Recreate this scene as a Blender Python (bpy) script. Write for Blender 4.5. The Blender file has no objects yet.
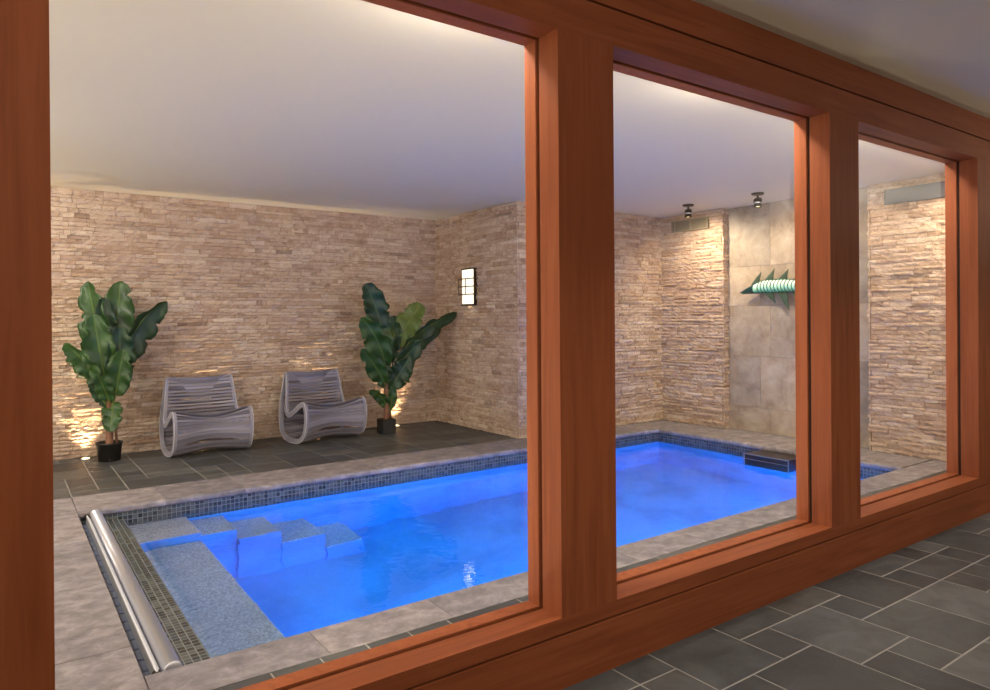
import bpy, bmesh, math, random
from mathutils import Vector, Matrix
random.seed(11)
S = bpy.context.scene
COL = S.collection

# ------------------------------------------------------------------ helpers
def link(o, parent=None):
    COL.objects.link(o)
    if parent is not None:
        o.parent = parent
    return o

def obj(name, bm, mats, parent=None, smooth=False):
    me = bpy.data.meshes.new(name)
    bm.normal_update()
    bm.to_mesh(me); bm.free()
    for m in (mats if isinstance(mats, (list, tuple)) else [mats]):
        me.materials.append(m)
    if smooth:
        for p in me.polygons:
            p.use_smooth = True
    return link(bpy.data.objects.new(name, me), parent)

def thing(name, label, cat, loc=(0, 0, 0), rz=0.0, group=None):
    o = bpy.data.objects.new(name, None)
    o.empty_display_size = 0.1
    o.location = loc; o.rotation_euler = (0, 0, rz)
    link(o); o['label'] = label; o['category'] = cat
    if group: o['group'] = group
    return o

def struct(name, bm, mats, label=None, cat=None, parent=None, smooth=False):
    o = obj(name, bm, mats, parent, smooth)
    if parent is None:
        o['kind'] = 'structure'
        if label: o['label'] = label
        if cat: o['category'] = cat
    return o

def box(bm, x0, x1, y0, y1, z0, z1, mi=0, bev=0.0, seg=1):
    vs = [bm.verts.new(p) for p in ((x0,y0,z0),(x1,y0,z0),(x1,y1,z0),(x0,y1,z0),(x0,y0,z1),(x1,y0,z1),(x1,y1,z1),(x0,y1,z1))]
    fs = [bm.faces.new([vs[i] for i in q]) for q in ((0,3,2,1),(4,5,6,7),(0,1,5,4),(1,2,6,5),(2,3,7,6),(3,0,4,7))]
    for f in fs: f.material_index = mi
    if bev > 0:
        es = list({e for f in fs for e in f.edges})
        r = bmesh.ops.bevel(bm, geom=es, offset=bev, segments=seg, profile=0.5, affect='EDGES')
        for f in r['faces']: f.material_index = mi
    return vs

def frame_of(d):
    d = d.normalized()
    a = Vector((0, 0, 1)) if abs(d.z) < 0.9 else Vector((1, 0, 0))
    u = d.cross(a).normalized()
    return u, d.cross(u).normalized()

def tube(bm, pts, rad, n=10, cap=True, closed=False, mi=0):
    pts = [Vector(p) for p in pts]
    if not isinstance(rad, (list, tuple)): rad = [rad] * len(pts)
    rings = []
    for i, p in enumerate(pts):
        if closed: d = pts[(i+1) % len(pts)] - pts[i-1]
        else: d = pts[min(i+1, len(pts)-1)] - pts[max(i-1, 0)]
        u, v = frame_of(d)
        rings.append([bm.verts.new(p + rad[i]*(math.cos(2*math.pi*k/n)*u + math.sin(2*math.pi*k/n)*v)) for k in range(n)])
    m = len(rings)
    for i in range(m if closed else m-1):
        a, b = rings[i], rings[(i+1) % m]
        off = 0
        if closed and i == m-1:
            off = min(range(n), key=lambda o: (a[0].co - b[o].co).length)
        for k in range(n):
            f = bm.faces.new((a[k], a[(k+1) % n], b[(k+1+off) % n], b[(k+off) % n])); f.material_index = mi; f.smooth = True
    if cap and not closed:
        for r in (rings[0], list(reversed(rings[-1]))):
            f = bm.faces.new(r); f.material_index = mi

def lathe(bm, prof, c=(0, 0, 0), n=28, mi=0):
    rings = []
    for r, z in prof:
        rings.append([bm.verts.new((c[0]+r*math.cos(2*math.pi*k/n), c[1]+r*math.sin(2*math.pi*k/n), c[2]+z)) for k in range(n)])
    for a, b in zip(rings, rings[1:]):
        for k in range(n):
            f = bm.faces.new((a[k], a[(k+1) % n], b[(k+1) % n], b[k])); f.material_index = mi; f.smooth = True
    for r in (list(reversed(rings[0])), rings[-1]):
        try:
            f = bm.faces.new(r); f.material_index = mi
        except ValueError: pass

# ------------------------------------------------------------------ materials
class NT:
    def __init__(s, name):
        s.m = bpy.data.materials.new(name); s.m.use_nodes = True
        s.t = s.m.node_tree; s.n = s.t.nodes; s.l = s.t.links
        s.b = s.n['Principled BSDF']; s.out = s.n['Material Output']
    def new(s, typ, **kw):
        n = s.n.new(typ)
        for k, v in kw.items(): setattr(n, k, v)
        return n
    def link(s, a, b): s.l.new(a, b)
    def coords(s, scale=(1, 1, 1), rot=(0, 0, 0), kind='pos', off=None):
        if kind == 'pos': src = s.new('ShaderNodeNewGeometry').outputs['Position']
        else: src = s.new('ShaderNodeTexCoord').outputs['Object']
        m = s.new('ShaderNodeMapping'); m.inputs['Scale'].default_value = scale; m.inputs['Rotation'].default_value = rot
        s.link(src, m.inputs['Vector'])
        if off is not None: s.link(off, m.inputs['Location'])
        return m.outputs['Vector']
    def noise(s, vec, scale=5, detail=4, rough=0.55, dist=0.0):
        n = s.new('ShaderNodeTexNoise'); n.inputs['Scale'].default_value = scale
        n.inputs['Detail'].default_value = detail; n.inputs['Roughness'].default_value = rough; n.inputs['Distortion'].default_value = dist
        s.link(vec, n.inputs['Vector']); return n.outputs['Fac']
    def ramp(s, fac, stops):
        r = s.new('ShaderNodeValToRGB'); e = r.color_ramp.elements
        while len(e) < len(stops): e.new(0.5)
        for el, (p, c) in zip(e, stops): el.position = p; el.color = (*c, 1)
        s.link(fac, r.inputs['Fac']); return r.outputs['Color']
    def mix(s, a, b, fac, blend='MIX'):
        m = s.new('ShaderNodeMix', data_type='RGBA', blend_type=blend)
        for sock, v in ((m.inputs['Factor'], fac), (m.inputs['A'], a), (m.inputs['B'], b)):
            if hasattr(v, 'links'): s.link(v, sock)
            elif isinstance(v, (tuple, list)): sock.default_value = (*v, 1)
            else: sock.default_value = v
        return m.outputs['Result']
    def island(s): return s.new('ShaderNodeNewGeometry').outputs['Random Per Island']
    def vecrand(s, scale=30.0):
        w = s.new('ShaderNodeTexWhiteNoise', noise_dimensions='1D'); s.link(s.island(), w.inputs['W'])
        v = s.new('ShaderNodeVectorMath', operation='SCALE'); v.inputs['Scale'].default_value = scale
        s.link(w.outputs['Color'], v.inputs[0]); return v.outputs['Vector']
    def bump(s, h, strength=0.3, dist=0.01):
        b = s.new('ShaderNodeBump'); b.inputs['Strength'].default_value = strength; b.inputs['Distance'].default_value = dist
        s.link(h, b.inputs['Height']); s.link(b.outputs['Normal'], s.b.inputs['Normal'])
    def set(s, color=None, rough=None, metal=None, spec=None):
        for k, v in (('Base Color', color), ('Roughness', rough), ('Metallic', metal), ('Specular IOR Level', spec)):
            if v is None: continue
            if hasattr(v, 'links'): s.link(v, s.b.inputs[k])
            elif isinstance(v, tuple): s.b.inputs[k].default_value = (*v, 1)
            else: s.b.inputs[k].default_value = v
        return s.m

def lin(r, g, b):
    f = lambda c: (c/255/12.92) if c <= 10 else ((c/255+0.055)/1.055)**2.4
    return (f(r), f(g), f(b))

def wood(name, axis, dark, mid, light):
    t = NT(name)
    sc = {'x': (0.5, 9, 9), 'z': (9, 9, 0.5)}[axis]
    v = t.coords(sc, off=t.vecrand(20))
    f = t.noise(v, 3.0, 6, 0.6, 0.6)
    big = t.noise(t.coords((0.7, 0.7, 0.7)), 1.6, 2, 0.5)
    c = t.ramp(f, [(0.25, dark), (0.5, mid), (0.8, light)])
    c2 = t.mix(c, tuple(x*0.82 for x in mid), t.ramp(big, [(0.4, (0, 0, 0)), (0.75, (0.6, 0.6, 0.6))]))
    fine = t.noise(t.coords({'x': (3, 160, 160), 'z': (160, 160, 3)}[axis]), 1.0, 3)
    t.bump(fine, 0.05, 0.002)
    return t.set(c2, 0.5, 0, 0.14)
WD, WM, WL = lin(124, 66, 39), lin(149, 82, 50), lin(166, 97, 62)
M_woodx = wood('stained_wood_horizontal', 'x', WD, WM, WL)
M_woodz = wood('stained_wood_vertical', 'z', WD, WM, WL)

def ledger_mat():
    t = NT('split_face_travertine')
    isl = t.island()
    base = t.ramp(isl, [(0.0, lin(178, 149, 126)), (0.25, lin(196, 169, 146)), (0.5, lin(212, 188, 166)), (0.75, lin(188, 160, 138)), (0.93, lin(222, 202, 182)), (1.0, lin(150, 124, 106))])
    n1 = t.noise(t.coords((1, 1, 1.5), off=t.vecrand(9)), 11, 6, 0.7)
    c = t.mix(base, lin(228, 210, 190), t.ramp(n1, [(0.52, (0, 0, 0)), (0.72, (0.75, 0.75, 0.75))]))
    c = t.mix(c, lin(138, 110, 92), t.ramp(n1, [(0.3, (0.75, 0.75, 0.75)), (0.47, (0, 0, 0))]))
    n2 = t.noise(t.coords((1, 1, 1)), 42, 5, 0.75)
    c = t.mix(c, lin(86, 66, 52), t.ramp(n2, [(0.58, (0, 0, 0)), (0.7, (0.75, 0.75, 0.75))]))
    n3 = t.noise(t.coords((1, 1, 1.5)), 0.9, 2)
    c = t.mix(c, lin(170, 140, 126), t.ramp(n3, [(0.4, (0, 0, 0)), (0.7, (0.45, 0.45, 0.45))]))
    h = t.noise(t.coords((1, 1, 1.3)), 34, 7, 0.75)
    t.bump(h, 1.0, 0.03)
    return t.set(c, 0.9, 0, 0.12)
M_ledger = ledger_mat()

def slate_mat():
    t = NT('dark_slate')
    c = t.ramp(t.island(), [(0.0, lin(52, 53, 55)), (0.3, lin(76, 78, 78)), (0.6, lin(62, 64, 66)), (0.85, lin(94, 96, 96)), (1.0, lin(82, 80, 76))])
    n = t.noise(t.coords((1, 1, 1), off=t.vecrand(12)), 4.5, 6, 0.6, 1.2)
    c = t.mix(c, lin(44, 43, 42), t.ramp(n, [(0.35, (0.55, 0.55, 0.55)), (0.6, (0, 0, 0))]))
    c = t.mix(c, lin(104, 102, 96), t.ramp(n, [(0.6, (0, 0, 0)), (0.85, (0.5, 0.5, 0.5))]))
    t.bump(t.noise(t.coords((1, 1, 1), off=t.vecrand(12)), 9, 7, 0.62, 0.8), 0.35, 0.012)
    return t.set(c, 0.48, 0, 0.45)
M_slate = slate_mat()

def trav_mat(name, lo, mid, hi, rough=0.6, scale=3.0, st=(2.5, 6, 2.5)):
    t = NT(name)
    v = t.coords(st, off=t.vecrand(14))
    n = t.noise(v, scale*0.5, 9, 0.7, 0.35)
    c = t.ramp(n, [(0.28, lo), (0.5, mid), (0.74, hi)])
    isl = t.ramp(t.island(), [(0, (0.78, 0.79, 0.81)), (1, (1.08, 1.06, 1.03))])
    c = t.mix(c, isl, 1.0, 'MULTIPLY')
    p = t.noise(t.coords((1, 2.2, 1), off=t.vecrand(14)), 34, 5, 0.65)
    c = t.mix(c, tuple(x*0.45 for x in lo), t.ramp(p, [(0.64, (0, 0, 0)), (0.76, (0.7, 0.7, 0.7))]))
    t.bump(p, 0.25, 0.006)
    return t.set(c, rough, 0, 0.3)
M_coping = trav_mat('travertine_coping', lin(98, 92, 94), lin(136, 128, 130), lin(172, 164, 164), 0.6, 7.0, (2.6, 3.2, 2.6))
M_niche = trav_mat('travertine_niche_tile', lin(122, 106, 94), lin(158, 143, 128), lin(184, 172, 156), 0.5, 4.0, (2, 2, 2))

def flat(name, rgb, rough=0.5, metal=0.0, spec=0.5, nz=0.0, nscale=40):
    t = NT(name); c = lin(*rgb)
    if nz:
        n = t.noise(t.coords((1, 1, 1), kind='obj'), nscale, 4)
        t.set(t.ramp(n, [(0.3, tuple(x*(1-nz) for x in c)), (0.7, tuple(min(1, x*(1+nz)) for x in c))]))
        t.bump(n, 0.12, 0.003)
    else: t.set(c)
    return t.set(None, rough, metal, spec)
M_ceil = flat('ceiling_paint', (208, 200, 181), 0.55, 0, 0.3)
M_plain = flat('warm_wall_paint', (196, 184, 168), 0.8)
M_grout = flat('pale_grout', (150, 147, 140), 0.9)
M_groutdark = flat('stone_backing', (104, 86, 72), 0.95)
M_gap = flat('shadow_gap_lining', (30, 20, 16), 0.9)
M_alu = flat('brushed_aluminium', (190, 191, 200), 0.36, 0.75)
M_alu2 = flat('anodised_aluminium', (216, 218, 226), 0.42, 0.35)
M_vinyl = flat('cover_slat_vinyl', (104, 112, 134), 0.5, 0, 0.4, 0.1, 30)
M_bronze = flat('dark_bronze', (48, 38, 30), 0.45, 0.5)
M_bronzelite = flat('bronze_cage', (96, 80, 52), 0.4, 0.7)
M_vent = flat('taupe_vent', (112, 102, 84), 0.6, 0.1)
M_ventframe = flat('taupe_vent_frame', (140, 128, 108), 0.6, 0.1)
M_ventsteel = flat('grey_steel_vent', (92, 92, 96), 0.55, 0.0, 0.3)
M_pot = flat('black_pot', (30, 29, 28), 0.5, 0, 0.4)
M_soil = flat('potting_soil', (44, 34, 26), 0.95, 0, 0.2, 0.4, 60)
M_stem = flat('banana_stem', (112, 74, 52), 0.6, 0, 0.4, 0.25, 18)
def strap_mat():
    t = NT('grey_woven_strap')
    c = t.ramp(t.island(), [(0, lin(92, 89, 100)), (0.5, lin(124, 120, 132)), (1, lin(136, 132, 144))])
    t.bump(t.noise(t.coords((1, 1, 1)), 220, 3), 0.2, 0.002)
    return t.set(c, 0.75, 0, 0.2)
M_strap = strap_mat()
M_hoop = flat('light_grey_webbing', (136, 133, 145), 0.75, 0, 0.25, 0.08, 90)
M_pipe = flat('pale_piping', (176, 174, 182), 0.7)
M_fishdark = flat('dark_teal_metal', (30, 66, 68), 0.3, 0.35)
M_fishfin = flat('olive_teal_fin', (64, 84, 70), 0.4, 0.3, 0.5, 0.25, 14)
M_fishrib = flat('green_patina_rib', (44, 104, 84), 0.35, 0.3)

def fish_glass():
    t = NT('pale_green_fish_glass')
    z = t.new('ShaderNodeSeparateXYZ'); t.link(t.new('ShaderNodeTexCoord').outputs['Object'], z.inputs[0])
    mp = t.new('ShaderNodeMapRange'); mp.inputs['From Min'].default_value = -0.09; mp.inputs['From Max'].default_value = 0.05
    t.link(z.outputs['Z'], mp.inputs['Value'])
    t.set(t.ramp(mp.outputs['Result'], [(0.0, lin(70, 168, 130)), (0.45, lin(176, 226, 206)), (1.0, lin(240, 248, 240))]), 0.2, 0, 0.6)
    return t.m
M_fishglass = fish_glass()

def leaf_mat(name, a, b, edge):
    t = NT(name)
    uv = t.new('ShaderNodeUVMap').outputs['UV']
    sx = t.new('ShaderNodeSeparateXYZ'); t.link(uv, sx.inputs[0])
    m = t.new('ShaderNodeMapping'); m.inputs['Scale'].default_value = (1.2, 34, 1); t.link(uv, m.inputs['Vector'])
    vein = t.noise(m.outputs['Vector'], 2.0, 2)
    big = t.noise(t.coords((1, 1, 1)), 9, 3)
    c = t.ramp(big, [(0.35, a), (0.65, b)])
    c = t.mix(c, tuple(x*0.6 for x in a), t.ramp(vein, [(0.45, (0, 0, 0)), (0.7, (0.6, 0.6, 0.6))]))
    # pale midrib along u = 0.5
    d = t.new('ShaderNodeMath', operation='SUBTRACT'); t.link(sx.outputs['X'], d.inputs[0]); d.inputs[1].default_value = 0.5
    ab = t.new('ShaderNodeMath', operation='ABSOLUTE'); t.link(d.outputs[0], ab.inputs[0])
    c = t.mix(c, edge, t.ramp(ab.outputs[0], [(0.012, (0.7, 0.7, 0.7)), (0.035, (0, 0, 0))]))
    t.bump(vein, 0.3, 0.006)
    t.set(c, 0.38, 0, 0.45)
    tr = t.new('ShaderNodeBsdfTranslucent'); tr.inputs['Color'].default_value = (0.08, 0.18, 0.02, 1)
    mx = t.new('ShaderNodeMixShader'); mx.inputs[0].default_value = 0.16
    t.link(t.b.outputs[0], mx.inputs[1]); t.link(tr.outputs[0], mx.inputs[2]); t.link(mx.outputs[0], t.out.inputs['Surface'])
    return t.m
M_leaf = leaf_mat('green_leaf', lin(28, 60, 24), lin(54, 88, 34), lin(96, 120, 60))
M_leafdark = leaf_mat('dark_green_leaf', lin(18, 44, 26), lin(36, 68, 34), lin(70, 100, 54))
M_leafyel = leaf_mat('yellow_green_leaf', lin(78, 98, 36), lin(98, 114, 46), lin(130, 136, 74))

def mosaic_mat():
    t = NT('grey_glass_mosaic')
    # square tiles 25 mm: colour per tile, pale grout between
    geo = t.new('ShaderNodeNewGeometry')
    s = t.new('ShaderNodeVectorMath', operation='SCALE'); s.inputs['Scale'].default_value = 1/0.0345
    t.link(geo.outputs['Position'], s.inputs[0])
    add = t.new('ShaderNodeVectorMath', operation='ADD'); add.inputs[1].default_value = (0.28, 0.03, 0.31); t.link(s.outputs[0], add.inputs[0])
    fl = t.new('ShaderNodeVectorMath', operation='FLOOR'); t.link(add.outputs[0], fl.inputs[0])
    fr = t.new('ShaderNodeVectorMath', operation='FRACTION'); t.link(add.outputs[0], fr.inputs[0])
    wn = t.new('ShaderNodeTexWhiteNoise', noise_dimensions='3D'); t.link(fl.outputs[0], wn.inputs['Vector'])
    c = t.ramp(wn.outputs['Value'], [(0, lin(34, 38, 40)), (0.45, lin(62, 68, 70)), (0.8, lin(88, 92, 90)), (1, lin(50, 58, 66))])
    sp = t.new('ShaderNodeSeparateXYZ'); t.link(fr.outputs[0], sp.inputs[0])
    ns = t.new('ShaderNodeSeparateXYZ'); t.link(geo.outputs['Normal'], ns.inputs[0])
    tot = None
    for ax in 'XYZ':
        d = t.new('ShaderNodeMath', operation='SUBTRACT'); d.inputs[1].default_value = 0.5; t.link(sp.outputs[ax], d.inputs[0])
        a = t.new('ShaderNodeMath', operation='ABSOLUTE'); t.link(d.outputs[0], a.inputs[0])
        g = t.new('ShaderNodeMath', operation='GREATER_THAN'); g.inputs[1].default_value = 0.425; t.link(a.outputs[0], g.inputs[0])
        na = t.new('ShaderNodeMath', operation='ABSOLUTE'); t.link(ns.outputs[ax], na.inputs[0])
        nl = t.new('ShaderNodeMath', operation='LESS_THAN'); nl.inputs[1].default_value = 0.5; t.link(na.outputs[0], nl.inputs[0])
        mu = t.new('ShaderNodeMath', operation='MULTIPLY'); t.link(g.outputs[0], mu.inputs[0]); t.link(nl.outputs[0], mu.inputs[1])
        if tot is None: tot = mu.outputs[0]
        else:
            mm = t.new('ShaderNodeMath', operation='MAXIMUM'); t.link(tot, mm.inputs[0]); t.link(mu.outputs[0], mm.inputs[1]); tot = mm.outputs[0]
    c = t.mix(c, lin(116, 118, 116), tot)
    return t.set(c, 0.25, 0, 0.5)
M_mosaic = mosaic_mat()

def plaster_mat(name, a, b, mott=0.8):
    t = NT(name)
    n = t.noise(t.coords((1, 1, 1)), 70, 3, 0.7)
    big = t.noise(t.coords((1, 1, 1)), 1.6, 3, 0.5)
    c = t.ramp(n, [(0.35, a), (0.65, b)])
    c = t.mix(c, tuple(x*0.75 for x in a), t.ramp(big, [(0.42, (0, 0, 0)), (0.62, (mott, mott, mott))]))
    return t.set(c, 0.8, 0, 0.2)
M_plaster = plaster_mat('pool_plaster', lin(96, 168, 214), lin(112, 180, 222))
M_step = plaster_mat('speckled_step_plaster', lin(156, 158, 164), lin(228, 228, 228), 0.2)

def water_mat():
    t = NT('pool_water')
    n = t.noise(t.coords((1, 1, 1)), 3.0, 3, 0.5, 0.6)
    n2 = t.noise(t.coords((1, 1, 1)), 14.0, 2, 0.5)
    ad = t.new('ShaderNodeMath', operation='MULTIPLY_ADD'); t.link(n2, ad.inputs[0]); ad.inputs[1].default_value = 0.12; t.link(n, ad.inputs[2])
    t.n.remove(t.b)
    g = t.new('ShaderNodeBsdfGlass'); g.inputs['IOR'].default_value = 1.333; g.inputs['Roughness'].default_value = 0.0
    g.inputs['Color'].default_value = (1, 1, 1, 1)
    b = t.new('ShaderNodeBump'); b.inputs['Strength'].default_value = 0.34; b.inputs['Distance'].default_value = 0.02
    t.link(ad.outputs[0], b.inputs['Height']); t.link(b.outputs[0], g.inputs['Normal'])
    t.link(g.outputs[0], t.out.inputs['Surface'])
    va = t.new('ShaderNodeVolumeAbsorption'); va.inputs['Color'].default_value = (0.0, 0.88, 0.985, 1); va.inputs['Density'].default_value = 0.4
    t.link(va.outputs[0], t.out.inputs['Volume'])
    return t.m
M_water = water_mat()

def pane_mat():
    t = NT('clear_pane_glass'); t.n.remove(t.b)
    fz = t.new('ShaderNodeFresnel'); fz.inputs['IOR'].default_value = 1.45
    tr = t.new('ShaderNodeBsdfTransparent'); tr.inputs['Color'].default_value = (0.975, 0.985, 0.98, 1)
    gl = t.new('ShaderNodeBsdfGlossy'); gl.inputs['Roughness'].default_value = 0.0
    bf = t.new('ShaderNodeMath', operation='SUBTRACT'); bf.inputs[0].default_value = 1.0; t.link(t.new('ShaderNodeNewGeometry').outputs['Backfacing'], bf.inputs[1])
    fm = t.new('ShaderNodeMath', operation='MULTIPLY'); t.link(fz.outputs[0], fm.inputs[0]); t.link(bf.outputs[0], fm.inputs[1])
    m = t.new('ShaderNodeMixShader'); t.link(fm.outputs[0], m.inputs[0]); t.link(tr.outputs[0], m.inputs[1]); t.link(gl.outputs[0], m.inputs[2])
    t.link(m.outputs[0], t.out.inputs['Surface'])
    return t.m
M_pane = pane_mat()

def emis(name, rgb, strength):
    t = NT(name); t.set(lin(*rgb), 0.4)
    t.b.inputs['Emission Color'].default_value = (*lin(*rgb), 1); t.b.inputs['Emission Strength'].default_value = strength
    return t.m
M_shade = emis('lit_linen_shade', (255, 244, 222), 1.05)
M_bulb = emis('lamp_lens', (255, 226, 170), 6.0)

# ------------------------------------------------------------------ dimensions
ZC = 2.765            # ceiling
YF = 2.0              # hall face of the glazed partition
Y_BACK, Y_FAR = 8.30, 6.43
X_SIDE, X_RIGHT, X_NICHE = 4.90, 7.377, 7.488
X_LEFT = -1.6
PX0, PX1, PY0, PY1 = 0.755, 6.77, 3.04, 5.97   # water edges
Z_W = -0.135

# ------------------------------------------------------------------ ceiling / plain shell
bm = bmesh.new(); box(bm, X_LEFT, 7.7, 2.10, Y_BACK+0.1, ZC, ZC+0.1); struct('ceiling', bm, M_ceil, 'smooth pale grey ceiling above the pool', 'ceiling')
bm = bmesh.new(); box(bm, -3.2, 9.6, -2.2, 2.10, 2.80, 2.9); struct('ceiling.001', bm, M_ceil, 'pale grey hall ceiling above the wooden beam', 'ceiling')
bm = bmesh.new(); box(bm, X_LEFT-0.1, X_LEFT, 2.2, Y_BACK, -0.2, ZC); struct('wall_left', bm, M_plain, 'plain end wall of the pool room', 'wall')
bm = bmesh.new(); box(bm, -3.2, 9.6, -2.3, -2.2, 0, 2.8); struct('wall_hall_rear', bm, M_plain, 'plain hall wall facing the glazing', 'wall')
bm = bmesh.new(); box(bm, -3.3, -3.2, -2.3, 2.2, 0, 2.8); struct('wall_hall_left', bm, M_plain, 'plain left end wall of the hall', 'wall')
bm = bmesh.new(); box(bm, 9.6, 9.7, -2.3, 2.2, 0, 2.8); struct('wall_hall_right', bm, M_plain, 'plain right end wall of the hall', 'wall')
bm = bmesh.new(); box(bm, -3.2, -1.75, 2.0, 2.2, 0, 2.8); box(bm, 7.4, 9.6, 2.0, 2.2, 0, 2.8); struct('wall_hall_front', bm, M_plain, 'plain hall wall beside the glazing', 'wall')

# ------------------------------------------------------------------ ledger stone walls
def ledger(bm, ox, oy, ux, uy, nx, ny, length, z0, z1, seed, maxd=0.028, hole=None):
    rnd = random.Random(seed)
    def P(s, z, d): return (ox+ux*s+nx*d, oy+uy*s+ny*d, z)
    q = [bm.verts.new(P(s, z, -0.004)) for s, z in ((0, z0), (length, z0), (length, z1), (0, z1))]
    f = bm.faces.new(q); f.material_index = 1
    z = z0
    while z < z1 - 1e-4:
        h = rnd.choice((0.034, 0.04, 0.046, 0.052))
        if z1 - z - h < 0.025: h = z1 - z
        s = -rnd.uniform(0, 0.25)
        while s < length:
            l = rnd.choice((0.07, 0.12, 0.18, 0.24, 0.34)) * rnd.uniform(0.8, 1.2)
            a, b = max(0, s), min(length, s+l)
            s += l
            if b - a < 0.012: continue
            d0 = rnd.random()**1.3 * maxd + 0.004
            g = 0.0018
            nc = max(1, int((b-a)/0.034)); nr = 2
            tilt = rnd.uniform(-0.004, 0.004)
            fr = []
            for q in range(nr+1):
                row = []
                for p in range(nc+1):
                    ed = 0.7 if q in (0, nr) else 1.0
                    dpt = max(0.001, d0*ed + rnd.uniform(-0.006, 0.006) + tilt*(p/nc-0.5))
                    jx = rnd.uniform(-0.004, 0.004) if 0 < p < nc else 0
                    row.append(bm.verts.new(P(a+g+(b-a-2*g)*p/nc+jx, z+g+(h-2*g)*q/nr + (rnd.uniform(-0.0025, 0.0025) if q in (0, nr) else 0), dpt)))
                fr.append(row)
            for q in range(nr):
                for p in range(nc): bm.faces.new((fr[q][p], fr[q][p+1], fr[q+1][p+1], fr[q+1][p]))
            c = ((a+g, z+g), (b-g, z+g), (b-g, z+h-g), (a+g, z+h-g))
            bk = [bm.verts.new(P(x, zz, -0.003)) for x, zz in c]
            bm.faces.new([bk[0], bk[1]]+list(reversed(fr[0])))
            bm.faces.new([bk[2], bk[3]]+fr[nr])
            bm.faces.new([bk[1], bk[2]]+[fr[q][nc] for q in range(nr, -1, -1)])
            bm.faces.new([bk[3], bk[0]]+[fr[q][0] for q in range(nr+1)])
        z += h
def ledger_wall(name, segs, label):
    bm = bmesh.new()
    for i, sg in enumerate(segs): ledger(bm, *sg[:7], sg[7], sg[8], seed=sg[9])
    bmesh.ops.recalc_face_normals(bm, faces=[])
    return struct(name, bm, [M_ledger, M_groutdark], label, 'wall')
OFF = 0.018
ledger_wall('wall_back', [(X_LEFT, Y_BACK+OFF, 1, 0, 0, -1, X_SIDE-X_LEFT+0.02, 0, ZC, 1)], 'long split face travertine wall behind the two rocking chairs')
ledger_wall('wall_side', [(X_SIDE+OFF, Y_FAR, 0, 1, -1, 0, Y_BACK-Y_FAR+0.02, 0, ZC, 2)], 'short split face stone wall carrying the sconce')
ledger_wall('wall_far', [(X_SIDE, Y_FAR+OFF, 1, 0, 0, -1, X_RIGHT-X_SIDE+0.02, 0, ZC, 3)], 'split face stone wall along the far edge of the pool')
ledger_wall('wall_right', [(X_RIGHT+OFF, 5.44, 0, 1, -1, 0, Y_FAR-5.44+0.02, 0, ZC, 4), (X_RIGHT+OFF, 2.2, 0, 1, -1, 0, 3.66-2.2, 0, ZC, 5),
                           (X_RIGHT, 5.44+OFF, 1, 0, 0, -1, X_NICHE-X_RIGHT, 0, ZC, 6), (X_RIGHT, 3.66-OFF, 1, 0, 0, 1, X_NICHE-X_RIGHT, 0, ZC, 7)],
            'split face stone end wall on both sides of the tiled niche')
# niche of large smooth tiles
bm = bmesh.new()
box(bm, X_NICHE+0.012, X_NICHE+0.06, 3.6, 5.5, 0, ZC, 1)
rnd = random.Random(3)
zs = [0, 0.30, 0.92, 1.54, 2.02, ZC]
for r in range(len(zs)-1):
    ys = [3.64, 4.02, 4.5, 5.0, 5.46] if r % 2 else [3.64, 4.24, 4.86, 5.46]
    for a, b in zip(ys, ys[1:]):
        box(bm, X_NICHE-rnd.uniform(0, 0.003), X_NICHE+0.02, a+0.0015, b-0.0015, zs[r]+0.0015, zs[r+1]-0.0015, 0)
struct('wall_niche', bm, [M_niche, M_groutdark], 'smooth large tile travertine niche behind the fish sculpture', 'wall')

# ------------------------------------------------------------------ floors
def slate_floor(bm, gx0, gy0, mod, nx, ny, clip, fixed=(), seed=1, gap=0.0042):
    rnd = random.Random(seed); grid = {}
    def put(i, j, w, h):
        for a in range(w):
            for b in range(h): grid[i+a, j+b] = 1
        x0, x1 = max(clip[0], gx0+i*mod+gap), min(clip[1], gx0+(i+w)*mod-gap)
        y0, y1 = max(clip[2], gy0+j*mod+gap), min(clip[3], gy0+(j+h)*mod-gap)
        if x1-x0 < 0.01 or y1-y0 < 0.01: return
        t = rnd.uniform(0, 0.0006)
        box(bm, x0, x1, y0, y1, -0.012, -0.0004-t, 0)
    for f in fixed: put(*f)
    for j in range(ny):
        for i in range(nx):
            if (i, j) in grid: continue
            sz = [(2, 2), (3, 2), (2, 1), (1, 2), (1, 1), (2, 2)]; rnd.shuffle(sz)
            for w, h in sz + [(1, 1)]:
                if all((i+a, j+b) not in grid for a in range(w) for b in range(h)): put(i, j, w, h); break
    box(bm, clip[0], clip[1], clip[2], clip[3], -0.06, -0.0018, 1)
# hall: module lines x = 2.189+.2085k, y = 1.847-.207k (k from the front)
MX = 0.2075
gx, gy = 2.189-26*MX, 1.847-19*MX
I = lambda k: k+26
J = lambda k: 18-k            # row index counted away from the baseboard, row 0 is y 1.64..1.847
fixed = [(I(0), J(0), 2, 2), (I(2), J(0), 1, 1), (I(3), J(1), 2, 2), (I(5), J(0), 1, 1), (I(6), J(0), 2, 2), (I(8), J(0), 1, 1),
         (I(8), J(-1), 2, 1), (I(9), J(1)+1, 2, 1), (I(7), J(2), 2, 2), (I(5), J(2), 2, 2), (I(4), J(2), 1, 1), (I(3), J(3), 1, 2), (I(1), J(3), 2, 3),
         (I(2), J(-1), 2, 1), (I(4), J(-1), 2, 1), (I(-1), J(-1), 1, 1), (I(-3), J(-1), 2, 1), (I(0), J(1), 1, 1), (I(-1), J(1), 1, 2)]
fx, used = [], set()
for f in fixed:
    cells = {(f[0]+a, f[1]+b) for a in range(f[2]) for b in range(f[3])}
    if cells & used: continue
    used |= cells; fx.append(f)
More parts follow.
